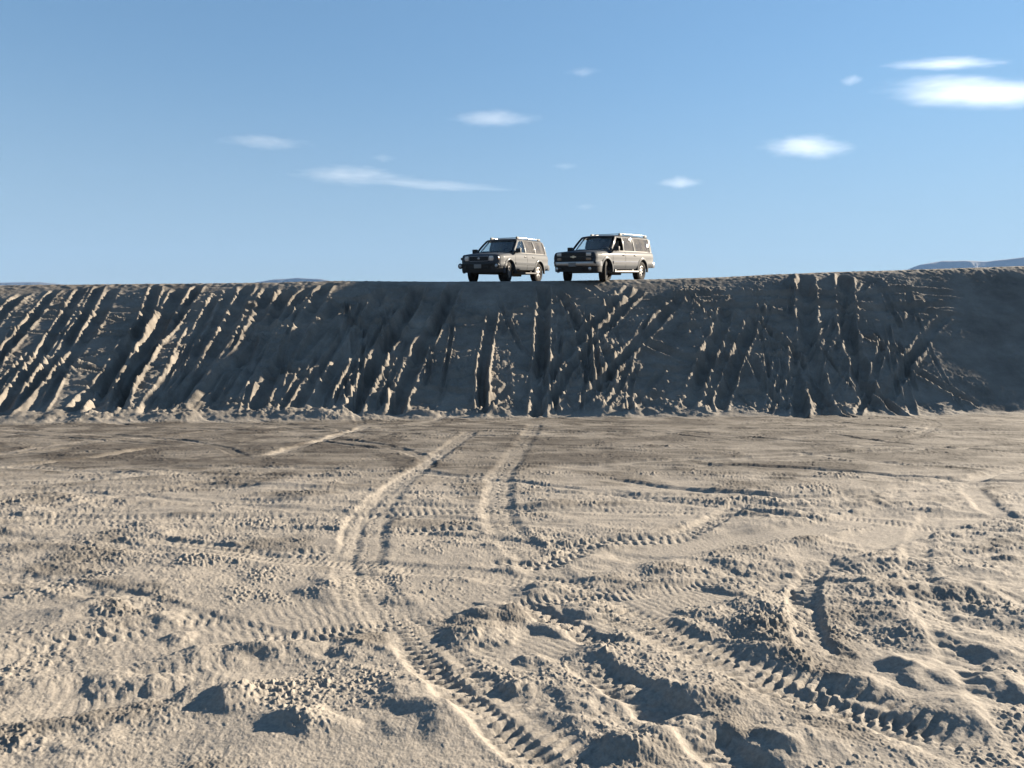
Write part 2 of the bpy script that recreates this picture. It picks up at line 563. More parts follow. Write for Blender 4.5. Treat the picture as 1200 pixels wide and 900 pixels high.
for i, (p, w, d, b) in enumerate(mid_ruts):
    rut(p, w, d if d > .2 else d * 1.3, b, seed=30 + i, rough=.4)
# level passes along the face
for i, p in enumerate([
        [(400, 352), (460, 356), (520, 352)], [(400, 376), (470, 384), (540, 380), (600, 374)], [(560, 372), (640, 366), (720, 372), (800, 362)],
        [(780, 350), (850, 346), (920, 348), (1000, 346)], [(790, 390), (840, 382), (880, 376)], [(1000, 348), (1060, 342), (1130, 346)],
        [(760, 432), (800, 438), (850, 448)], [(800, 405), (870, 404), (930, 412)], [(820, 362), (930, 358), (1020, 362), (1120, 358)],
        [(60, 362), (160, 366), (240, 362)], [(240, 385), (300, 382), (360, 380)], [(300, 425), (350, 440), (400, 448)], [(200, 360), (300, 364), (380, 358)],
        [(640, 352), (700, 356), (760, 348)], [(680, 450), (740, 462), (800, 470)], [(960, 360), (1060, 366), (1130, 372)]]):
    rut(p, .34, .085, .9, seed=70 + i, rough=.8)

# a mass of older, narrower ruts: slanted on the left, criss-crossing in the middle, dying out to the right
for i in range(95):
    x0 = random.uniform(300, 1085) if i > 9 else random.uniform(-20, 300)
    if x0 < 380: dx = random.gauss(-75, 22)
    elif x0 < 560: dx = random.gauss(-60, 55)
    else: dx = random.choice((-1, 1)) * abs(random.gauss(55, 40))
    a0 = random.uniform(0, .7); a1 = min(1, a0 + random.uniform(.22, .75))
    top = 334 - max(0, x0 - 750) * .04
    ln = lambda a: (x0 + dx * a * (1 + .1 * math.sin(i)), top + 4 + (484 - top) * a)
    am = (a0 + a1) / 2
    rut([ln(a0), (ln(am)[0] + random.gauss(0, 4), ln(am)[1]), ln(a1)], random.uniform(.14, .26), random.uniform(.04, .09), random.uniform(.9, 1.5), seed=120 + i, rough=.5)
for i in range(120):
    x0 = random.uniform(-10, 1000); y0 = random.uniform(342, 476); L_ = random.uniform(30, 120); sl_ = random.gauss(.04, .10)
    rut([(x0, y0), (x0 + L_ / 2, y0 + L_ / 2 * sl_ + random.gauss(0, 2)), (x0 + L_, y0 + L_ * sl_)], random.uniform(.12, .24), random.uniform(.035, .075), random.uniform(.9, 1.5), seed=300 + i, rough=.7)

tf = T_[fa]
leftw = 1 - sstep(-.34, -.1, tf)
smooth_r = sstep(.42, .62, tf)                     # the right end is blown smooth
midtop = sstep(.72, .85, sf) * sstep(-.1, 0, tf) * (1 - sstep(.17, .22, tf))
amp = (1 - .65 * smooth_r) * (1 - .6 * midtop)
body = sstep(.0, .06, sf) * (1 - .88 * sstep(.86, .99, sf)) * (1 - sstep(1.02, 1.15, sf))
# noise in coordinates along the contour and down the slope
ax = xf; ay = sf * 9.0
tex = .050 * ridged(ax * .9, ay * 1.6 + .5 * perlin(ax * .6, ay * .4, 80), 3, 81)
tex += .080 * np.clip(ridged(ax * 2.1, ay * 2.9, 3, 83), -.6, 1)
tex += .080 * ridged(ax * 4.0, ay * 8.0, 2, 85)
tex += .075 * np.clip(perlin(ax * 8, ay * 17, 87), -.1, 1)
gate = .30 + .70 * sstep(-.15, .35, fbm(ax * .5, ay * .5, 2, 88))
D2 += tex * gate * amp * body * (.25 + .75 * KF) * (1.0 - .35 * leftw)
D2 += .07 * fbm(ax * .35, ay * .4, 2, 90) * body
# fallen sand heaped along the toe
tb = np.exp(-((sf - .035) / .045) ** 2)
D2 += tb * (.05 + .11 * np.clip(ridged(ax * 1.1, ay * 1.5, 3, 91), -.3, 1)) * (.5 + 1.2 * sstep(-.3, .5, perlin(ax * .45, ax * 0, 92))) * (1 - .4 * smooth_r)
# lip: crumbly edge
lip = np.exp(-((sf - 1.0) / .05) ** 2)
D2 += lip * ((.022 + .03 * leftw) * ridged(ax * 1.3, ay * 2.0, 3, 93) + .025 * perlin(ax * 5, ay * 5, 94) - .012)
plat = sstep(1.05, 1.2, sf)
D2 += plat * (.010 * fbm(ax * 1.2, yf * 1.2, 3, 95))
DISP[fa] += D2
DAMP[fa] += sstep(-.02, .05, sf) * (.18 + .35 * fbm(ax * .6, ay * .6, 3, 96) + .20 * sstep(.1, .5, sf))  # bank sand coloured darker to deepen its shade, with random tone

fz = np.nonzero(~near & (RR.repeat(nt_) > 60))[0]
DISP[fz] += .25 * fbm(X[fz] * .05, Y[fz] * .05, 3, 97)
Z = Z + DISP


def height_at(px, py):
    """height of the finished sand surface near a point"""
    d = (X - px) ** 2 + (Y - py) ** 2
    k = np.argpartition(d, 6)[:6]
    return float(Z[k].mean())


def build_sheets():
    ii = np.arange(nr_ - 1)[:, None] * nt_
    jj = np.arange(nt_)[None, :]
    j2 = (jj + 1) % nt_
    quads = np.stack([ii + jj, ii + nt_ + jj, ii + nt_ + j2, ii + j2], -1).reshape(-1, 4)
    co = np.stack([X, Y, Z], 1).astype(np.float32)
    sc = S[quads].mean(1)
    rr = RR.repeat(nt_)[quads].max(1)
    isbank = (sc > 0.0) & (rr < 60)
    for name, sel in (('ground', ~isbank), ('sand_bank', isbank)):
        q = quads[sel][:, ::-1]
        used = np.unique(q)
        remap = np.zeros(len(co), np.int64); remap[used] = np.arange(len(used))
        q = remap[q]
        me = bpy.data.meshes.new(name)
        me.vertices.add(len(used)); me.vertices.foreach_set('co', co[used].ravel())
        me.loops.add(q.size); me.loops.foreach_set('vertex_index', q.ravel().astype(np.int32))
        me.polygons.add(len(q))
        me.polygons.foreach_set('loop_start', np.arange(0, q.size, 4, dtype=np.int32))
        me.polygons.foreach_set('use_smooth', np.ones(len(q), bool))
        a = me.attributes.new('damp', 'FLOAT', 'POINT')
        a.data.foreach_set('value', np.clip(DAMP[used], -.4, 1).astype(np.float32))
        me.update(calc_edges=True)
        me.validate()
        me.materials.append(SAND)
        o = bpy.data.objects.new(name, me)
        COL.objects.link(o)
        if name == 'ground':
            tag(o, 'pale sandy pit floor churned by tyre tracks in front of the bank', 'ground', kind='structure')
        else:
            tag(o, 'steep shadowed sand bank scored with vehicle ruts below the parked cars', 'sand bank', kind='structure')


build_sheets()

# ------------------------------------------------------------------ far hills
def hills(label, dist, prof, depth, seed):
    """prof: list of (photo x, photo y) of the skyline; a broad ridge is raised under it, with a real front and back"""
    m, nt, out = new_mat('hill_rock')
    p = nt.nodes.new('ShaderNodeBsdfPrincipled'); p.inputs['Roughness'].default_value = 1
    nz = nt.nodes.new('ShaderNodeTexNoise'); nz.inputs['Scale'].default_value = .006; nz.inputs['Detail'].default_value = 8
    geo = nt.nodes.new('ShaderNodeNewGeometry'); nt.links.new(geo.outputs['Position'], nz.inputs['Vector'])
    cr = nt.nodes.new('ShaderNodeMix'); cr.data_type = 'RGBA'
    cr.inputs['A'].default_value = (.045, .05, .055, 1); cr.inputs['B'].default_value = (.085, .085, .08, 1)
    nt.links.new(nz.outputs['Fac'], cr.inputs['Factor']); nt.links.new(cr.outputs['Result'], p.inputs['Base Color'])
    nt.links.new(p.outputs[0], out.inputs[0])
    xs = np.array([a for a, b in prof]); ys = np.array([b for a, b in prof])
    tx = (xs - 600) / F; tz = (420 - ys) / F
    n, mrows = 160, 40
    t = np.linspace(tx[0], tx[-1], n)
    zt = np.interp(t, tx, tz) * dist + CAM_H
    v = np.linspace(-1, 1, mrows)
    Tg, Vg = np.meshgrid(t, v)
    Zt = np.tile(zt, (mrows, 1))
    Yg = dist + Vg * depth
    Xg = Tg * dist
    g = np.clip(1 - np.abs(Vg) ** 1.5, 0, 1)
    rel = fbm(Xg / 420 + seed, Yg / 420, 4, 3)
    Zg = (Zt + 8 * rel) * g * (1 - .30 * np.abs(rel) * (np.abs(Vg) > .08)) + 3.0 - 14 * (1 - g)
    bm = bmesh.new()
    vs = [[bm.verts.new((Xg[i, j], Yg[i, j], Zg[i, j])) for j in range(n)] for i in range(mrows)]
    for i in range(mrows - 1):
        for j in range(n - 1):
            bm.faces.new((vs[i][j], vs[i][j + 1], vs[i + 1][j + 1], vs[i + 1][j]))
    o = link_bm('hills', bm, m, None, True)
    # link_bm recalculates normals; keep them up
    if o.data.polygons[0].normal.z < 0:
        o.data.flip_normals()
    tag(o, label, 'hills', kind='structure')


hills('low blue hill behind the crest at the far left', 4200,
      [(-420, 420), (-250, 352), (-120, 338), (-20, 333), (20, 331.5), (50, 331.5), (90, 336), (140, 352), (200, 420)], 520, 1)
hills('small rounded blue hill behind the crest between the left ruts and the cars', 4300,
      [(180, 420), (240, 350), (290, 333), (325, 328), (352, 326), (378, 327.5), (410, 334), (460, 352), (520, 420)], 480, 5)
hills('long blue hill rising behind the crest at the far right', 4300,
      [(900, 420), (990, 352), (1045, 324), (1075, 311), (1100, 306.5), (1125, 306.5), (1150, 308), (1175, 305.5), (1200, 302), (1260, 294), (1340, 290), (1440, 330), (1520, 420)], 600, 9)

# ------------------------------------------------------------------ air
def haze():
    m, nt, out = new_mat('haze_air')
    pv = nt.nodes.new('ShaderNodeVolumePrincipled')
    pv.inputs['Color'].default_value = (.22, .39, .70, 1)
    pv.inputs['Density'].default_value = 6.5e-5
    pv.inputs['Anisotropy'].default_value = 0.0
    nt.links.new(pv.outputs[0], out.inputs['Volume'])
    bm = bmesh.new()
    bmesh.ops.create_cube(bm, size=1.0)
    for v in bm.verts:
        v.co.x = v.co.x * 10400
        v.co.y = v.co.y * 10400
        v.co.z = -2.0 if v.co.z < 0 else 720.0
    o = link_bm('haze', bm, m)
    tag(o, 'thin pale blue air haze filling the whole desert scene', 'haze', kind='stuff')


haze()

# ------------------------------------------------------------------ clouds (lens shaped bodies of vapour)
def cloud_mat(name, dens, seed, erode=.5):
    erode = erode + .35
    m, nt, out = new_mat(name)
    tc = nt.nodes.new('ShaderNodeTexCoord')
    # bend the lens with a slow noise so its outline is uneven
    wn_ = nt.nodes.new('ShaderNodeTexNoise'); wn_.inputs['Scale'].default_value = 1.1; wn_.inputs['Detail'].default_value = 3
    wm = nt.nodes.new('ShaderNodeMapping'); wm.inputs['Location'].default_value = (seed * 5.3, seed, 0); wm.inputs['Scale'].default_value = (1.5, .8, .5)
    nt.links.new(tc.outputs['Object'], wm.inputs[0]); nt.links.new(wm.outputs[0], wn_.inputs['Vector'])
    ws_ = nt.nodes.new('ShaderNodeVectorMath'); ws_.operation = 'SUBTRACT'; ws_.inputs[1].default_value = (.5, .5, .5)
    nt.links.new(wn_.outputs['Color'], ws_.inputs[0])
    wa = nt.nodes.new('ShaderNodeVectorMath'); wa.operation = 'MULTIPLY_ADD'; wa.inputs[1].default_value = (.5, .7, 1.1)
    nt.links.new(ws_.outputs[0], wa.inputs[0]); nt.links.new(tc.outputs['Object'], wa.inputs[2])
    ln = nt.nodes.new('ShaderNodeVectorMath'); ln.operation = 'LENGTH'
    # thin the body towards its two tips
    sx = nt.nodes.new('ShaderNodeSeparateXYZ'); nt.links.new(wa.outputs[0], sx.inputs[0])
    x2 = nt.nodes.new('ShaderNodeMath'); x2.operation = 'MULTIPLY'; nt.links.new(sx.outputs['X'], x2.inputs[0]); nt.links.new(sx.outputs['X'], x2.inputs[1])
    k1 = nt.nodes.new('ShaderNodeMath'); k1.operation = 'MULTIPLY_ADD'; nt.links.new(x2.outputs[0], k1.inputs[0]); k1.inputs[1].default_value = 0.9; k1.inputs[2].default_value = 1.0
    cm = nt.nodes.new('ShaderNodeCombineXYZ')
    xs_ = nt.nodes.new('ShaderNodeMath'); xs_.operation = 'MULTIPLY'; nt.links.new(sx.outputs['X'], xs_.inputs[0]); xs_.inputs[1].default_value = .92
    nt.links.new(xs_.outputs[0], cm.inputs['X'])
    for ax_ in 'YZ':
        mm = nt.nodes.new('ShaderNodeMath'); mm.operation = 'MULTIPLY'
        nt.links.new(sx.outputs[ax_], mm.inputs[0]); nt.links.new(k1.outputs[0], mm.inputs[1]); nt.links.new(mm.outputs[0], cm.inputs[ax_])
    nt.links.new(cm.outputs[0], ln.inputs[0])
    mp = nt.nodes.new('ShaderNodeMapping'); mp.inputs['Location'].default_value = (seed * 3.1, seed * 1.7, seed)
    mp.inputs['Scale'].default_value = (2.4, 1.6, 2.6)
    nt.links.new(tc.outputs['Object'], mp.inputs[0])
    nz = nt.nodes.new('ShaderNodeTexNoise'); nz.inputs['Scale'].default_value = 2.0; nz.inputs['Detail'].default_value = 6
    nt.links.new(mp.outputs[0], nz.inputs['Vector'])
    # f = (1 - r) + (noise - .5) * erode
    a = nt.nodes.new('ShaderNodeMath'); a.operation = 'SUBTRACT'; a.inputs[0].default_value = 1.0
    nt.links.new(ln.outputs['Value'], a.inputs[1])
    b = nt.nodes.new('ShaderNodeMath'); b.operation = 'MULTIPLY_ADD'
    nt.links.new(nz.outputs['Fac'], b.inputs[0]); b.inputs[1].default_value = erode; nt.links.new(a.outputs[0], b.inputs[2])
    mr = nt.nodes.new('ShaderNodeMapRange'); mr.interpolation_type = 'SMOOTHSTEP'
    mr.inputs[1].default_value = .5 * erode; mr.inputs[2].default_value = .5 * erode + .85
    mr.inputs[3].default_value = 0; mr.inputs[4].default_value = dens
    nt.links.new(b.outputs[0], mr.inputs[0])
    pv = nt.nodes.new('ShaderNodeVolumePrincipled')
    pv.inputs['Color'].default_value = (.87, .89, .92, 1)
    pv.inputs['Anisotropy'].default_value = .5
    nt.links.new(mr.outputs[0], pv.inputs['Density'])
    nt.links.new(pv.outputs[0], out.inputs['Volume'])
    return m


def lens_mesh():
    bm = bmesh.new()
    bmesh.ops.create_icosphere(bm, subdivisions=4, radius=1.0)
    me = bpy.data.meshes.new('cloud')
    bm.to_mesh(me); bm.free()
    return me


ALT = 2000.0
def cloud(label, px, py, w, h, dens, tilt=0.0, erode=.5, parent=None, name='cloud', dist=None):
    d = ray(px, py)
    k = (ALT - CAM_H) / d[2]
    if dist: k = dist
    pos = Vector((d[0] * k, d[1] * k, CAM_H + d[2] * k))
    half = w / F * k * .5 * 1.12
    hh = h / F * k * .5 * 1.15
    el = math.atan2(d[2], math.hypot(d[0], d[1]))
    b = min(half * .5, hh * .75 / max(math.sin(el), .1))
    c = math.sqrt(max(hh * hh - (b * math.sin(el)) ** 2, (hh * .45) ** 2)) / math.cos(el)
    me = lens_mesh()
    nonlocal_seed = cloud.n = getattr(cloud, 'n', 0) + 1
    me.materials.append(cloud_mat('cloud_vapour', dens * .052 / max(hh * 2, 25.0), nonlocal_seed, erode))
    o = bpy.data.objects.new(name, me)
    COL.objects.link(o)
    rz = 0.0
    M = Matrix.Translation(pos) @ Matrix.Rotation(rz, 4, 'Z') @ Matrix.Rotation(R(tilt), 4, 'Y') @ Matrix.Diagonal((half, b, c, 1))
    if parent:
        o.parent = parent
        o.matrix_parent_inverse = parent.matrix_world.inverted()
    o.matrix_world = M
    if not parent:
        tag(o, label, 'cloud', 'small lens shaped clouds in the blue sky')
    return o, k


cloud('long narrow white lens cloud straight above the left car', 577, 139, 108, 24, 3.6)
cloud('faint thin cloud streak, leftmost clear cloud in the sky', 308, 167, 112, 18, 2.6, 1.5, .7)
c3, k3 = cloud('longest pale cloud with a thin tail reaching towards the left car', 412, 206, 140, 24, 3.5, 2, .6)
bpy.context.view_layer.update()
cloud(None, 508, 217, 185, 14, 2.6, 3, .6, parent=c3, name='cloud_tail', dist=k3 * .99)
cloud('bright solid lens cloud right of the cars, in the middle of the right sky', 945, 173, 108, 29, 4.2, 0, .4)
cloud('small bright lens cloud just above and right of the right car', 797, 214, 56, 16, 3.4, 0, .4)
cloud('largest brightest white lens cloud at the top right edge', 1148, 110, 235, 34, 4.2, 2, .4)
cloud('thin streaky cloud band above the largest white cloud', 1108, 75, 150, 16, 3.2, -1.5, .8)
cloud('hazy thin veil lying directly on top of the largest white cloud', 1108, 96, 150, 16, 1.8, -.5, .9)
cloud('tiny wispy cloud left of the streaky band, upper right sky', 998, 94, 30, 12, 2, -8, .7)
cloud('tiny faint cloud at the top centre of the sky', 683, 84, 44, 12, 1.4, 0, .7)
cloud('tiny faint cloud just above the longest pale cloud', 449, 185, 32, 11, 1.3, 0, .7)
cloud('barely visible wisp right of the narrow cloud above the cars', 662, 195, 36, 9, .8, 0, .8)
cloud('barely visible wisp low above the right car', 686, 242, 26, 8, .8, 0, .8)

# ------------------------------------------------------------------ vehicles
M = {
    'champagne': principled('champagne_paint', (.039, .0445, .053), .66, .0, .04, spec=.12, grime=.12, gcol=(.055, .055, .056)),
    'pewter': principled('pewter_paint', (.021, .0275, .037), .66, .0, .04, spec=.12, grime=.12, gcol=(.035, .037, .040)),
    'black': principled('black_plastic', (.010, .0105, .012), .6, spec=.25, grime=.06),
    'darkgrey': principled('dark_trim', (.016, .0165, .018), .5, spec=.3, grime=.08),
    'rubber': principled('tyre_rubber', (.012, .012, .0125), .9, spec=.15, grime=.07),
    'alloy': principled('alloy', (.12, .12, .125), .45, .6, grime=.2),
    'chrome': principled('chrome', (.26, .26, .27), .28, 1.0, grime=.2),
    'seat': principled('seat_cloth', (.10, .095, .09), .9, grime=.0),
    'plate': principled('plate_metal', (.12, .125, .13), .5, grime=.2),
    'lens': principled('lamp_lens', (.34, .35, .36), .15, .3, .5, grime=.1),
    'amber': principled('amber_lens', (.16, .10, .06), .25, 0, .4, grime=.1),
    'red': principled('red_lens', (.35, .015, .012), .2, 0, .6, grime=.1),
    'gold': principled('emblem_metal', (.45, .42, .34), .3, .8, grime=.1),
    'under': principled('underbody', (.012, .012, .012), .8, grime=.15),
    'clear': glass('clear_glass', (.92, .96, .95), .03),
    'wind': glass('windscreen_glass', (.88, .94, .93), .03),
    'tint': glass('tinted_glass', (.05, .055, .055), .38),  # strong pale coating paints bright reflections into these panes
}


def bx(bm, c, s, rot=None):
    r = bmesh.ops.create_cube(bm, size=1.0)
    m = Matrix.Translation(Vector(c)) @ (rot if rot else Matrix()) @ Matrix.Diagonal((*s, 1))
    bmesh.ops.transform(bm, matrix=m, verts=r['verts'])
    return r['verts']


def bevel_all(bm, w, seg=2):
    bmesh.ops.bevel(bm, geom=bm.edges[:] , offset=w, segments=seg, affect='EDGES', profile=.6)


def box_part(name, boxes, mat, parent, bev=.012):
    bm = bmesh.new()
    for b in boxes:
        bx(bm, *b)
    if bev:
        bevel_all(bm, bev)
    return link_bm(name, bm, mat, parent, True, 40)


def tube(bm, pts, r, n=10):
    pts = [Vector(p) for p in pts]
    rings = []
    for i, p in enumerate(pts):
        d = (pts[min(i + 1, len(pts) - 1)] - pts[max(i - 1, 0)]).normalized()
        q = d.to_track_quat('Z', 'Y')
        rings.append([bm.verts.new(p + q @ Vector((math.cos(a) * r, math.sin(a) * r, 0))) for a in [2 * math.pi * k / n for k in range(n)]])
    for a, b in zip(rings[:-1], rings[1:]):
        for k in range(n):
            bm.faces.new((a[k], a[(k + 1) % n], b[(k + 1) % n], b[k]))
    bm.faces.new(rings[0][::-1]); bm.faces.new(rings[-1])


def lathe_y(bm, prof, n=40, c=(0, 0, 0)):
    """revolve (radius, y) profile round the Y axis"""
    rings = []
    for r, y in prof:
        rings.append([bm.verts.new((c[0] + r * math.cos(2 * math.pi * k / n), c[1] + y, c[2] + r * math.sin(2 * math.pi * k / n))) for k in range(n)])
    for a, b in zip(rings[:-1], rings[1:]):
        for k in range(n):
            bm.faces.new((a[k], a[(k + 1) % n], b[(k + 1) % n], b[k]))
    return rings


def lathe_x(bm, prof, n=24, c=(0, 0, 0)):
    rings = []
    for r, x in prof:
        rings.append([bm.verts.new((c[0] + x, c[1] + r * math.cos(2 * math.pi * k / n), c[2] + r * math.sin(2 * math.pi * k / n))) for k in range(n)])
    for a, b in zip(rings[:-1], rings[1:]):
        for k in range(n):
            bm.faces.new((a[k], a[(k + 1) % n], b[(k + 1) % n], b[k]))
    bm.faces.new(rings[0][::-1]); bm.faces.new(rings[-1])


def loft(bm, rings, closed=True, caps=True):
    vr = [[bm.verts.new(p) for p in r] for r in rings]
    n = len(vr[0])
    for a, b in zip(vr[:-1], vr[1:]):
        for k in range(n if closed else n - 1):
            k2 = (k + 1) % n
            bm.faces.new((a[k], a[k2], b[k2], b[k]))
    if caps:
        bm.faces.new(vr[0][::-1]); bm.faces.new(vr[-1])
    return vr


def make_suv(sp):
    root = empty('parked_suv')
    tag(root, sp['label'], 'car', 'cars parked on the crest of the bank')
    paint = M[sp['paint']]
    xs = np.array([a[0] for a in sp['st']]); ws = np.array([a[1] for a in sp['st']])
    bs = np.array([a[2] for a in sp['st']]); ts = np.array([a[3] for a in sp['st']]); cs = np.array([a[4] for a in sp['st']])
    order = np.argsort(xs); xs, ws, bs, ts, cs = xs[order], ws[order], bs[order], ts[order], cs[order]
    W_ = lambda x: float(np.interp(x, xs, ws)); B_ = lambda x: float(np.interp(x, xs, bs))
    T2 = lambda x: float(np.interp(x, xs, ts)); C_ = lambda x: float(np.interp(x, xs, cs))
    FR = [(.0, 0), (.80, 0), (.955, .07), (1.0, .22), (1.004, .36), (.992, .40), (1.0, .62), (.985, .80), (.955, .93), (.90, 1.0)]

    def half(x):
        w, b, t, c = W_(x), B_(x), T2(x), C_(x)
        pts = [(f * w, b + g * (t - b)) for f, g in FR]
        pts += [(.62 * w, t + c * .6), (.3 * w, t + c * .9), (0, t + c)]
        return pts
    stx = sorted(set([round(float(v), 3) for v in np.linspace(xs[0], xs[-1], 46)] + [float(v) for v in xs]))
    bm = bmesh.new()
    rings = []
    for x in stx:
        h = half(x)
        rings.append([(x, y, z) for y, z in h] + [(x, -y, z) for y, z in h[-2:0:-1]])
    loft(bm, rings)
    body = link_bm('body', bm, paint, root, True, 35)
    # cut the wheel arches
    bm = bmesh.new()
    for ax_ in (sp['fx'], sp['rx']):
        for sd in (-1, 1):
            r = bmesh.ops.create_cone(bm, cap_ends=True, segments=36, radius1=sp['arch'], radius2=sp['arch'], depth=.42)
            bmesh.ops.transform(bm, matrix=Matrix.Translation((ax_, sd * (sp['w'] - .13), sp['tr'] + .02)) @ Matrix.Rotation(math.pi / 2, 4, 'X'), verts=r['verts'])
    cut = link_bm('cutter', bm, M['under'])
    md = body.modifiers.new('arches', 'BOOLEAN'); md.operation = 'DIFFERENCE'; md.solver = 'EXACT'; md.object = cut
    bpy.context.view_layer.update()
    dg = bpy.context.evaluated_depsgraph_get()
    me = bpy.data.meshes.new_from_object(body.evaluated_get(dg))
    body.modifiers.clear(); body.data = me
    me.set_sharp_from_angle(angle=R(35))
    bpy.data.objects.remove(cut)

    # glasshouse side: x along the car, v 0 belt .. 1 roof edge
    wb, wr, zb, zt = sp['w'] * .925, sp['wr'], sp['belt'], sp['zt']

    def gh(x, v, sd, off=0.0):
        bul = .035 * math.sin(math.pi * min(max(v, 0), 1) * .8)
        y = wb + (wr - wb) * v + bul - off
        if x < sp['rear_taper']:
            y -= (sp['rear_taper'] - x) * .12
        return (x, sd * y, zb + (zt - zb) * v)

    def side_prism(name, poly, mat, parent, sd, inset=0.0, thick=.05, sub=1):
        bm = bmesh.new()
        o_, i_ = [], []
        P = []
        for a, b in zip(poly, poly[1:] + poly[:1]):
            for k in range(5):
                P.append((a[0] + (b[0] - a[0]) * k / 5, a[1] + (b[1] - a[1]) * k / 5))
        for x, v in P:
            o_.append(bm.verts.new(gh(x, v, sd, inset))); i_.append(bm.verts.new(gh(x, v, sd, inset + thick)))
        n = len(P)
        bm.faces.new(o_); bm.faces.new(i_[::-1])
        for k in range(n):
            bm.faces.new((o_[k], i_[k], i_[(k + 1) % n], o_[(k + 1) % n]))
        bmesh.ops.triangulate(bm, faces=[f for f in bm.faces if len(f.verts) > 4])
        return link_bm(name, bm, mat, parent, True, 30)
    for sd in (1, -1):
        for poly in sp['pillars']:
            side_prism('pillar', poly, paint, root, sd)
        for kind, poly in sp['windows']:
            side_prism('side_window', poly, M[kind], root, sd, .014, .005)
        side_prism('window_trim', [(sp['belt_x'][0], -.03), (sp['belt_x'][1], -.03), (sp['belt_x'][1], .015), (sp['belt_x'][0], .015)], M['black'], root, sd, -.006, .02)
    # windscreen and rear window
    def screen(name, xb, xt, bow, mat, parent, yb, yt, v0=0.0, v1=1.0):
        bm = bmesh.new(); rings = []
        for iv in range(6):
            v = v0 + (v1 - v0) * iv / 5
            row = [[(xb + (xt - xb) * v - bow * u * u * (1 - .4 * v) - th * (1 if bow > 0 else -1), u * (yb + (yt - yb) * v), zb - .03 + (zt - zb + .04) * v) for u in np.linspace(-1, 1, 13)] for th in (0, .006)]
            rings.append(row[0] + row[1][::-1])
        loft(bm, rings)
        return link_bm(name, bm, mat, parent, True)
    fx0, fx1 = sp['screen']
    screen('windscreen', fx0, fx1, .16, M['wind'], root, wb - .06, wr - .05)
    rx0, rx1 = sp['rear']
    screen('rear_window', rx0, rx1, -.10, M['tint'], root, wb - .19, wr - .14, .08, .92)
    # frame at the sides of the rear window
    for sd in (1, -1):
        bm = bmesh.new()
        loft(bm, [[(rx0 + (rx1 - rx0) * v - .0 + dx, sd * (wb - .20 + (wr - wb) * v + dy), zb - .03 + (zt - zb + .04) * v) for dx, dy in ((-.02, 0), (.10, .0), (.10, .11), (-.02, .09))] for v in (0, .5, 1)])
        link_bm('tailgate_frame', bm, paint, root, True, 30)
    # roof
    bm = bmesh.new(); rings = []
    r0, r1 = sp['roof']
    for x in np.linspace(r0, r1, 18):
        e = max(0, (x - (r1 - .35)) / .35); f = max(0, ((r0 + .25) - x) / .25)
        dz = -.055 * e * e - .04 * f * f
        yy = wr - .02 * e - .10 * f
        pr = [(0, -.02), (yy - .03, -.03), (yy, -.005), (yy + .006, .02), (yy - .035, .055 + dz * .5), (yy * .72, .078 + dz), (yy * .4, .088 + dz), (0, .092 + dz)]
        rings.append([(x, y, zt + z) for y, z in pr] + [(x, -y, zt + z) for y, z in pr[-2:0:-1]])
    loft(bm, rings)
    roof = link_bm('roof', bm, paint, root, True, 50)
    # roof rack
    ztop = zt + .085
    bm = bmesh.new()
    for sd in (1, -1):
        y = sd * (wr - .10)
        tube(bm, [(sp['rack'][0] + .06, y, ztop - .03), (sp['rack'][0], y, ztop + sp['rackh']), (sp['rack'][1], y, ztop + sp['rackh']), (sp['rack'][1] - .10, y, ztop - .03)], .016)
    rack = link_bm('roof_rack', bm, M['chrome' if sp['rack_bright'] else 'darkgrey'], root, True, 60)
    for k in range(sp['bars']):
        x = sp['rack'][0] - .25 - k * (sp['rack'][0] - sp['rack'][1] - .5) / max(sp['bars'] - 1, 1)
        box_part('crossbar', [((x, 0, ztop + sp['rackh'] + .012), (.06, 2 * (wr - .08), .022))], M['darkgrey'], rack, .006)
    for sd in (1, -1):
        for x in (sp['rack'][0], sp['rack'][1]):
            box_part('rack_foot', [((x, sd * (wr - .10), ztop + .01), (.22, .07, .09 + sp['rackh'] * .6))], M['black'], rack, .02)
    # doors as shells lying on the body, both sides
    for sd in (1, -1):
        for (d0, d1), hx in zip(sp['doors'], sp['handles']):
            bm = bmesh.new(); rings = []
            for x in np.linspace(d0, d1, 12):
                h = half(x); b = B_(x); t = T2(x)
                pts = []
                for (y, z) in h[2:10]:
                    if z < b + .05: continue
                    pts.append((y, z))
                rings.append([(x, sd * (y + .005), z) for y, z in pts] + [(x, sd * (y - .012), z) for y, z in pts[::-1]])
            loft(bm, rings)
            door = link_bm('door', bm, paint, root, True, 35)
            zh = sp['belt'] - .17
            yh = float(np.interp(.80, [.62, .80, .93], [1.0, .985, .955])) * W_(hx)
            box_part('handle', [((hx, sd * (yh + .016), zh), (.21, .035, .042))], M[sp['handle_mat']], door, .01)
        # strip added for the bright reflection along the door crease, running board, flares
        x0, x1 = sp['mould']
        bm = bmesh.new(); rings = []
        for x in np.linspace(x0, x1, 14):
            y = W_(x) * 1.0; z = sp['mould_z']
            rings.append([(x, sd * (y - .02), z - .055), (x, sd * (y + .022), z - .045), (x, sd * (y + .030), z + .035), (x, sd * (y + .012), z + .06), (x, sd * (y - .02), z + .06)])
        loft(bm, rings)
        link_bm('side_moulding', bm, M[sp['mould_mat']], root, True, 40)
        sx0, sx1 = sp['step']
        box_part('running_board', [(((sx0 + sx1) / 2, sd * (sp['w'] - .03), sp['step_z']), (sx0 - sx1, .20, .055)),
                                   ((sx0 - .3, sd * (sp['w'] - .15), sp['step_z'] + .05), (.06, .2, .08)), ((sx1 + .3, sd * (sp['w'] - .15), sp['step_z'] + .05), (.06, .2, .08))], M[sp['step_mat']], root, .012)
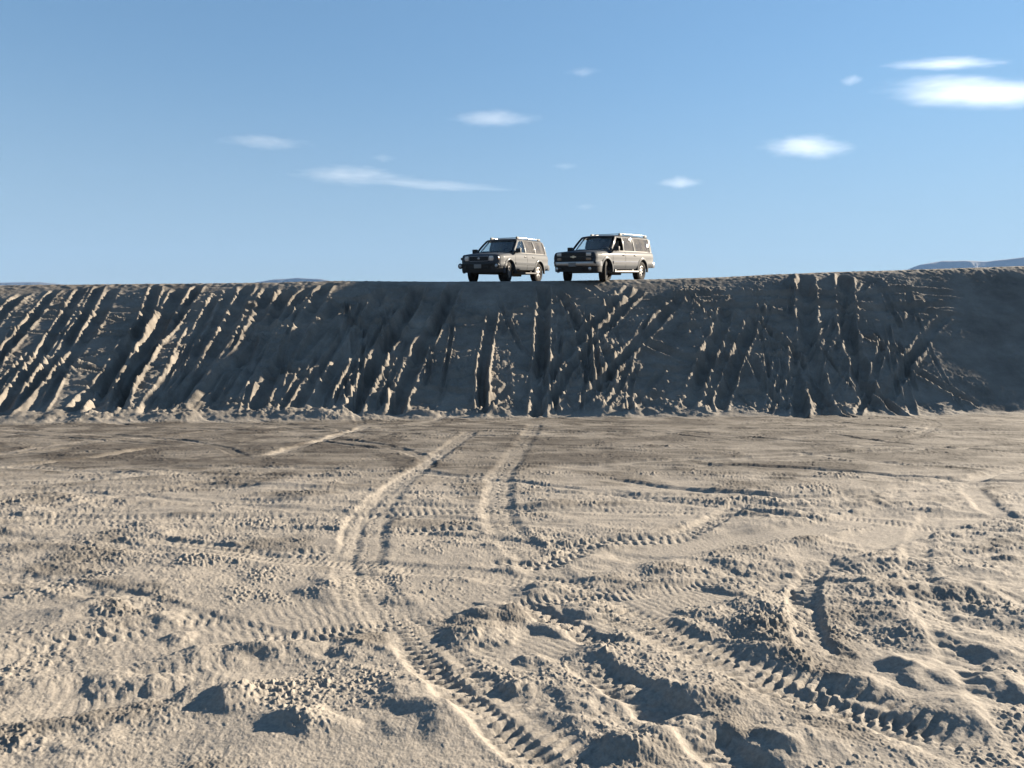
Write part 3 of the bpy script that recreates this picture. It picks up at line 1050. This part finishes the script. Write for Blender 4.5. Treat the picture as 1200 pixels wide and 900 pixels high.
        for ax_ in (sp['fx'], sp['rx']):
            bm = bmesh.new(); rings = []
            for a in np.linspace(R(-8), R(188), 26):
                ca, sa = math.cos(a), math.sin(a)
                x = ax_ + ca * sp['arch']; z = sp['tr'] + .02 + sa * sp['arch']
                y = W_(x)
                fl_ = sp['flare']
                rings.append([(ax_ + ca * rr_, sd * (y + dy), sp['tr'] + .02 + sa * rr_) for rr_, dy in ((sp['arch'] - .015, -.06), (sp['arch'] - .015, fl_), (sp['arch'] + .03, fl_ + .004), (sp['arch'] + .075, .004), (sp['arch'] + .06, -.05))])
            loft(bm, rings)
            link_bm('wheel_arch', bm, paint, root, True, 50)
        # mirror
        mx_, my_, mz_ = sp['mirror']
        bm = bmesh.new()
        bx(bm, (mx_, sd * (my_ + .13), mz_ + .05), (.13, .22, .19)); bevel_all(bm, .035, 3)
        mir = link_bm('wing_mirror', bm, M['black'], root, True, 50)
        box_part('mirror_arm', [((mx_ + .01, sd * (my_ - .01), mz_), (.10, .12, .07))], M['black'], mir, .012)
        box_part('mirror_glass', [((mx_ - .068, sd * (my_ + .13), mz_ + .05), (.006, .16, .13))], M['chrome'], mir, .002)
        # wheels
        for ax_, steer in ((sp['fx'], sp['steer']), (sp['rx'], 0)):
            tr, tw, rr_ = sp['tr'], sp['tw'], sp['rim']
            bm = bmesh.new(); rg = lathe_y(bm, [(rr_ * .55, -tw * .30), (rr_ * .98, -tw * .32), (rr_ * .98, tw * .10), (rr_ * .45, tw * .12)], 32)
            bm.faces.new(rg[0]); bm.faces.new(rg[-1])
            wh = link_bm('wheel', bm, M['under'], root, True, 40)
            bm = bmesh.new()
            h = tw / 2
            rg = lathe_y(bm, [(rr_, -h * .80), (rr_ + .03, -h * .98), ((rr_ + tr) / 2, -h * 1.06), (tr - .05, -h * 1.0), (tr - .012, -h * .84), (tr, -h * .6), (tr, h * .6), (tr - .012, h * .84), (tr - .05, h * 1.0), ((rr_ + tr) / 2, h * 1.06), (rr_ + .03, h * .98), (rr_, h * .80), (rr_, -h * .80)], 48)
            for k in range(48):       # tread lugs
                a = 2 * math.pi * (k + .5) / 48
                for s_ in (-1, 1):
                    rot = Matrix.Rotation(-a + math.pi / 2, 4, 'Y')
                    bx(bm, (math.cos(a) * (tr + .002), s_ * h * .62, math.sin(a) * (tr + .002)), (.030, h * .50, .018), rot)
            link_bm('tyre', bm, M['rubber'], wh, True, 35)
            bm = bmesh.new()
            lathe_y(bm, [(rr_ * .99, h * .72), (rr_ * 1.0, h * .84), (rr_ * .93, h * .86), (rr_ * .88, h * .70), (rr_ * .86, h * .40)], 40)
            rg = lathe_y(bm, [(.085, h * .30), (.085, h * .66), (.06, h * .74), (.02, h * .76)], 20); bm.faces.new(rg[-1])
            ns = sp['spokes']
            for k in range(ns):
                a = 2 * math.pi * k / ns + .3
                rot = Matrix.Rotation(-a, 4, 'Y')
                bx(bm, (math.cos(a) * rr_ * .52, h * .58, math.sin(a) * rr_ * .52), (rr_ * .86, .035, sp['spoke_w']), rot)
            rim = link_bm('rim', bm, M['alloy'], wh, True, 35)
            wh.location = (ax_, sd * (sp['w'] - tw / 2 - .035), tr)
            wh.rotation_euler = (0, random.uniform(-1, 1) if False else 0, (0 if sd > 0 else math.pi) + steer)
    # underbody and axles
    box_part('underbody', [((0.0, 0, sp['clear'] + .17), (sp['fx'] - sp['rx'] + 1.0, 1.05, .18)), ((sp['rx'], 0, sp['tr'] - .02), (.14, 1.4, .14)), ((sp['fx'], 0, sp['tr'] - .02), (.14, 1.4, .12)),
                            ((-.3, .25, sp['clear'] + .06), (.9, .3, .14))], M['under'], root, .02)
    # seats
    for sx in sp['seats']:
        for sy in ((-.42, .42)):
            bm = bmesh.new()
            bx(bm, (sx, sy, zb - .20), (.50, .50, .16)); bx(bm, (sx - .25, sy, zb + .12), (.14, .48, .62), Matrix.Rotation(R(-12), 4, 'Y'))
            bevel_all(bm, .04, 2)
            st = link_bm('seat', bm, M['seat'], root, True, 50)
            bm = bmesh.new(); bx(bm, (sx - .36, sy, zb + .50), (.10, .27, .19)); bevel_all(bm, .035, 2)
            link_bm('headrest', bm, M['seat'], st, True, 50)
    bm = bmesh.new()
    n = 24; cxx, cyy, czz = sp['seats'][0] + .48, .42, zb + .02
    tilt = Matrix.Translation((cxx, cyy, czz)) @ Matrix.Rotation(R(-62), 4, 'Y')
    tube(bm, [tilt @ Vector((.19 * math.cos(2 * math.pi * k / n), .19 * math.sin(2 * math.pi * k / n), 0)) for k in range(n + 1)], .016, 8)
    link_bm('steering_wheel', bm, M['black'], root, True, 60)
    box_part('dashboard', [((fx0 - .42, 0, zb - .06), (.62, 2 * (wb - .10), .16))], M['black'], root, .04)
    sp['front'](root, sp, W_, T2)
    # rear lamps, bumper, tailgate plate
    xr = xs[0]
    for sd in (1, -1):
        box_part('tail_lamp', [((xr + .05, sd * (ws[0] - .10), zb - .22), (.12, .16, .34))], M['red'], root, .02)
    box_part('rear_bumper', [((xr - .05, 0, bs[0] + .08), (.24, 2 * ws[0] + .06, .24))], M[sp['rbump']], root, .04)
    box_part('number_plate', [((xr - .03, 0, zb - .32), (.02, .34, .17))], M['plate'], root, .004)
    return root


def front_rounded(root, sp, W_, T2):
    """headlamps, grille and dark bumper of the shorter car"""
    xf = sp['xf']
    gr = box_part('grille', [((xf - .02, 0, .93), (.10, .86, .19))], M['black'], root, .02)
    bars = [((xf + .030, 0, .87 + .04 * k), (.02, .80, .012)) for k in range(4)]
    box_part('grille_bar', bars, M['darkgrey'], gr, .003)
    bm = bmesh.new()
    tube(bm, [(xf + .03, -.43, 1.02), (xf + .03, -.45, .86), (xf + .035, -.40, .825), (xf + .035, .40, .825), (xf + .03, .45, .86), (xf + .03, .43, 1.02), (xf + .03, -.43, 1.02)], .014, 8)
    link_bm('grille_surround', bm, M['chrome'], gr, True, 60)
    bm = bmesh.new(); lathe_x(bm, [(.055, 0), (.055, .012), (.04, .02)], 20, (xf + .035, 0, .93)); link_bm('emblem', bm, M['chrome'], gr, True, 40)
    for sd in (1, -1):
        bm = bmesh.new(); rings = []
        for y, dx in ((.47, .0), (.60, -.012), (.72, -.05), (.80, -.14), (.845, -.27), (.86, -.40)):
            x = xf + .035 + dx
            hgt = .095 if y < .8 else .075
            rings.append([(x, sd * y, .935 - hgt), (x + .01, sd * y, .935), (x, sd * y, .935 + hgt), (x - .10, sd * (y - .04), .935 + hgt), (x - .10, sd * (y - .04), .935 - hgt)])
        loft(bm, rings)
        hl = link_bm('headlight', bm, M['lens'], root, True, 40)
        bm = bmesh.new(); bx(bm, (xf - .07, sd * .855, .935), (.10, .03, .10)); bevel_all(bm, .01)
        link_bm('indicator', bm, M['amber'], hl, True, 40)
    # bumper: curved bar with dark lower part
    bm = bmesh.new(); rings = []
    for u in np.linspace(-1, 1, 21):
        y = u * .955
        x = xf + .08 - .07 * u * u - .40 * max(0, abs(u) - .78) / .22 * max(0, abs(u) - .78) / .22 * 1.2
        rings.append([(x - .16, y, .40), (x - .02, y, .37), (x + .02, y, .46), (x + .03, y, .66), (x - .02, y, .785), (x - .16, y, .805)])
    loft(bm, rings)
    bp = link_bm('front_bumper', bm, M['darkgrey'], root, True, 40)
    box_part('air_intake', [((xf + .122, 0, .55), (.03, .9, .10))], M['black'], bp, .01)
    box_part('bull_bar', [((xf + .14, 0, .70), (.05, 1.5, .06)), ((xf + .13, .5, .60), (.05, .05, .22)), ((xf + .13, -.5, .60), (.05, .05, .22))], M['black'], bp, .015)
    for sd in (1, -1):
        bm = bmesh.new()
        lathe_x(bm, [(.05, -.10), (.105, -.06), (.115, .02), (.105, .04), (.08, .04)], 28, (xf + .06, sd * .83, .64))
        fg = link_bm('fog_light', bm, M['black'], root, True, 40)
        bm = bmesh.new(); lathe_x(bm, [(.072, 0), (.06, .018), (.03, .03), (.005, .033)], 28, (xf + .105, sd * .83, .64))
        link_bm('lens', bm, M['lens'], fg, True, 50)
    box_part('number_plate', [((xf + .165, .02, .62), (.012, .33, .16))], M['plate'], root, .003)


def front_square(root, sp, W_, T2):
    """tall two-tier front of the longer car"""
    xf = sp['xf']
    gr = box_part('grille', [((xf - .02, 0, .95), (.10, 1.10, .34))], M['black'], root, .02)
    box_part('grille_bar', [((xf + .035, 0, .955), (.03, 1.70, .055))], M['darkgrey'], gr, .012)
    box_part('grille_mesh', [((xf + .032, 0, .80 + .045 * k), (.012, 1.04, .010)) for k in range(8) if abs(.80 + .045 * k - .955) > .04], M['darkgrey'], gr, 0)
    # bow tie shaped emblem in the middle of the bar
    bm = bmesh.new()
    pts = [(-.12, -.022), (-.045, -.022), (-.05, -.045), (.04, -.045), (.045, -.022), (.13, -.022), (.12, .022), (.045, .022), (.05, .045), (-.04, .045), (-.045, .022), (-.13, .022)]
    loft(bm, [[(xf + .052, y, .957 + z) for y, z in pts], [(xf + .064, y, .957 + z) for y, z in pts]])
    link_bm('emblem', bm, M['gold'], gr)
    for sd in (1, -1):
        def lamp(z0, z1, nm, mat, par):
            bm = bmesh.new(); rings = []
            for y, dx in ((.56, .01), (.70, .0), (.80, -.03), (.88, -.09), (.925, -.20)):
                x = xf + .035 + dx
                rings.append([(x, sd * y, z0), (x + .008, sd * y, (z0 + z1) / 2), (x, sd * y, z1), (x - .10, sd * (y - .05), z1), (x - .10, sd * (y - .05), z0)])
            loft(bm, rings)
            return link_bm(nm, bm, mat, par, True, 40)
        hl = lamp(.99, 1.11, 'headlight', M['lens'], root)
        lamp(.82, .92, 'indicator', M['amber'], hl)
    bm = bmesh.new(); rings = []
    for u in np.linspace(-1, 1, 23):
        y = u * 1.015; k = max(0, abs(u) - .75) / .25
        x = xf + .13 - .05 * u * u - .34 * k * k
        rings.append([(x - .18, y, .60), (x, y, .60), (x + .02, y, .67), (x, y, .765), (x - .18, y, .78)])
    loft(bm, rings)
    bp = link_bm('front_bumper', bm, M['chrome'], root, True, 40)
    bm = bmesh.new(); rings = []
    for u in np.linspace(-1, 1, 23):
        y = u * 1.0; k = max(0, abs(u) - .75) / .25
        x = xf + .10 - .05 * u * u - .34 * k * k
        rings.append([(x - .16, y, .40), (x - .03, y, .38), (x, y, .48), (x - .0, y, .595), (x - .16, y, .595)])
    loft(bm, rings)
    va = link_bm('bumper_valance', bm, M['black'], bp, True, 40)
    for sd in (1, -1):
        bm = bmesh.new(); lathe_x(bm, [(.06, -.02), (.065, .012), (.04, .024), (.004, .028)], 24, (xf + .062, sd * .74, .50))
        link_bm('fog_light', bm, M['lens'], root, True, 50)
        box_part('tow_hook', [((xf + .12, sd * .45, .50), (.10, .03, .06))], M['black'], bp, .01)
    box_part('number_plate', [((xf + .148, 0, .66), (.012, .33, .16))], M['plate'], root, .003)


SHORT = dict(
    label='shorter champagne silver SUV with dark front bumper and five-spoke alloys, left one on the crest',
    paint='champagne', w=.955, wr=.715, belt=1.205, zt=1.745, xf=2.30,
    st=[(2.31, .76, .58, 1.03, .0), (2.27, .82, .52, 1.065, .012), (2.14, .895,.51, 1.095, .03), (1.90, .94,.50, 1.12, .045), (1.42, .955,.46, 1.15, .05), (.98, .955,.44, 1.18, .03),
        (.70, .955,.44, 1.205, .0), (-.5, .955,.44, 1.21, .0), (-1.43, .955,.46, 1.21, 0), (-2.2, .945,.50, 1.21, 0), (-2.45, .90,.54, 1.19, 0), (-2.54, .84, .54, 1.16, 0)],
    fx=1.42, rx=-1.43, arch=.475, tr=.405, tw=.27, rim=.235, steer=R(12), spokes=5, spoke_w=.085, clear=.24,
    screen=(1.05, .30), rear=(-2.52, -2.30), roof=(-2.33, .34), rack=(.05, -2.05), rackh=.03, rack_bright=True, bars=2, rear_taper=-1.9,
    pillars=[[(1.02, 0), (.90, 0), (.20, 1), (.34, 1)], [(-.14, 0), (-.24, 0), (-.22, 1), (-.12, 1)], [(-1.12, 0), (-1.24, 0), (-1.16, 1), (-1.04, 1)], [(-2.28, 0), (-2.50, 0), (-2.30, 1), (-2.16, 1)],
             [(.25, .94), (-2.2, .94), (-2.2, 1), (.22, 1)]],
    windows=[('clear', [(.91, .01), (-.14, .01), (-.12, .95), (.235, .95)]), ('tint', [(-.24, .01), (-1.12, .01), (-1.045, .95), (-.22, .95)]), ('tint', [(-1.24, .01), (-2.28, .01), (-2.17, .95), (-1.165, .95)])],
    belt_x=(.93, -2.45), doors=[(.92, -.17), (-.20, -.98)], handles=[-.05, -.84], handle_mat='champagne',
    mould=(.93, -.95), mould_z=.74, mould_mat='champagne', step=(.95, -.95), step_z=.36, step_mat='black', flare=.028, mirror=(.80, .90, 1.23),
    seats=[.10, -.85], rbump='champagne', front=front_rounded)
LONG = dict(
    label='longer pewter grey SUV with roof rack, side steps and chrome bumper strip, right one',
    paint='pewter', w=.985, wr=.755, belt=1.215, zt=1.79, xf=2.58,
    st=[(2.60, .88, .62, 1.10, .0), (2.56, .925, .58, 1.125, .012), (2.40, .965, .52, 1.15, .03), (2.00, .985, .46, 1.17, .045), (1.70, .985, .44, 1.18, .05), (1.22, .985, .42, 1.20, .03),
        (.95, .985, .42, 1.215, .0), (-.5, .985, .42, 1.22, .0), (-1.60, .985, .44, 1.22, 0), (-2.5, .98, .50, 1.22, 0), (-2.78, .945, .54, 1.20, 0), (-2.86, .89, .58, 1.16, 0)],
    fx=1.67, rx=-1.63, arch=.475, tr=.405, tw=.28, rim=.215, steer=R(21), spokes=6, spoke_w=.075, clear=.25,
    screen=(1.28, .58), rear=(-2.84, -2.66), roof=(-2.72, .62), rack=(-.10, -2.50), rackh=.055, rack_bright=True, bars=3, rear_taper=-2.3,
    pillars=[[(1.26, 0), (1.14, 0), (.48, 1), (.62, 1)], [(.10, 0), (.0, 0), (.0, 1), (.10, 1)], [(-.92, 0), (-1.06, 0), (-1.02, 1), (-.88, 1)], [(-2.55, 0), (-2.80, 0), (-2.68, 1), (-2.50, 1)],
             [(.53, .94), (-2.55, .94), (-2.55, 1), (.50, 1)]],
    windows=[('tint', [(.0, .01), (-.92, .01), (-.885, .95), (.0, .95)]), ('tint', [(-1.06, .01), (-2.55, .01), (-2.50, .95), (-1.02, .95)])],
    belt_x=(1.16, -2.75), doors=[(1.16, .06), (.03, -1.06)], handles=[.18, -.88], handle_mat='black',
    mould=(1.16, -1.12), mould_z=.74, mould_mat='chrome', step=(1.12, -1.08), step_z=.38, step_mat='alloy', flare=.022, mirror=(1.02, .94, 1.24),
    seats=[.34, -.70, -1.6], rbump='chrome', front=front_square)


def park(root, sp, px, Yd, yaw):
    h = Vector((-math.sin(yaw), -math.cos(yaw), 0)); l = Vector((-h.y, h.x, 0))
    c = Vector(((px - 600) / F * Yd, Yd, 0))
    P = []
    for ax_ in (sp['fx'], sp['rx']):
        for sd in (1, -1):
            q = c + h * ax_ + l * sd * (sp['w'] - .17)
            P.append(Vector((q.x, q.y, float(zbase(np.array([q.x]), np.array([q.y]))[0]))))
    fm = (P[0] + P[1]) / 2; rm = (P[2] + P[3]) / 2
    lm = (P[0] + P[2]) / 2; rmm = (P[1] + P[3]) / 2
    xa = (fm - rm).normalized(); ya = (lm - rmm).normalized()
    za = xa.cross(ya).normalized(); ya = za.cross(xa)
    o = (P[0] + P[1] + P[2] + P[3]) / 4
    o = o - xa * ((sp['fx'] + sp['rx']) / 2) + za * (-.015)
    m = Matrix((xa, ya, za)).transposed().to_4x4()
    m.translation = o
    root.matrix_world = m


park(make_suv(SHORT), SHORT, 592.5, 33.2, R(27))
park(make_suv(LONG), LONG, 708, 32.4, R(34.5))

# ------------------------------------------------------------------ light
w = bpy.data.worlds.new('World'); SC.world = w
w.use_nodes = True
wn = w.node_tree
wn.nodes.clear()
wo = wn.nodes.new('ShaderNodeOutputWorld'); bg = wn.nodes.new('ShaderNodeBackground')
sky = wn.nodes.new('ShaderNodeTexSky')
sky.sky_type = 'NISHITA'
sky.sun_disc = False
sky.sun_elevation = SUN_EL
sky.sun_rotation = SUN_AZ
sky.altitude = 0
sky.air_density = 1.6
sky.dust_density = 0.0
sky.ozone_density = 8.0
bg.inputs['Strength'].default_value = 0.0535
gm = wn.nodes.new('ShaderNodeGamma'); gm.inputs[1].default_value = 0.706
tm = wn.nodes.new('ShaderNodeMix'); tm.data_type = 'RGBA'; tm.blend_type = 'MULTIPLY'; tm.inputs['Factor'].default_value = 1
tm.inputs['B'].default_value = (.83, .865, .91, 1)
wn.links.new(sky.outputs[0], gm.inputs[0]); wn.links.new(gm.outputs[0], tm.inputs['A']); wtc = wn.nodes.new('ShaderNodeTexCoord'); wsx = wn.nodes.new('ShaderNodeSeparateXYZ')      # dusty air close to the horizon
wn.links.new(wtc.outputs['Generated'], wsx.inputs[0])
wmr = wn.nodes.new('ShaderNodeMapRange'); wmr.interpolation_type = 'SMOOTHERSTEP'
wmr.inputs[1].default_value = 0.0; wmr.inputs[2].default_value = .42; wmr.inputs[3].default_value = .55; wmr.inputs[4].default_value = 0.0
wn.links.new(wsx.outputs['Z'], wmr.inputs[0])
hm = wn.nodes.new('ShaderNodeMix'); hm.data_type = 'RGBA'
hm.inputs['B'].default_value = (1.72, 2.15, 2.50, 1)
wn.links.new(wmr.outputs[0], hm.inputs['Factor']); wn.links.new(tm.outputs['Result'], hm.inputs['A'])
wn.links.new(hm.outputs['Result'], bg.inputs[0]); wn.links.new(bg.outputs[0], wo.inputs[0])
sl = bpy.data.lights.new('sun', 'SUN')
sl.energy = 5.0; sl.angle = R(.53); sl.color = (1.0, .865, .69)
so = bpy.data.objects.new('sun', sl); COL.objects.link(so)
so.rotation_euler = SUN.to_track_quat('Z', 'Y').to_euler()

# ------------------------------------------------------------------ render settings
SC.view_settings.view_transform = 'Standard'
SC.view_settings.look = 'None'
SC.view_settings.gamma = 1.0
SC.view_settings.exposure = 2.25
SC.view_settings.use_curve_mapping = False
cy = SC.cycles
cy.use_denoising = True
try:
    cy.denoiser = 'OPENIMAGEDENOISE'
    cy.denoising_input_passes = 'RGB_ALBEDO_NORMAL'
    cy.denoising_prefilter = 'ACCURATE'
except Exception:
    pass
cy.max_bounces = 10
cy.diffuse_bounces = 3
cy.volume_bounces = 8
cy.transparent_max_bounces = 16
cy.sample_clamp_indirect = 6.0
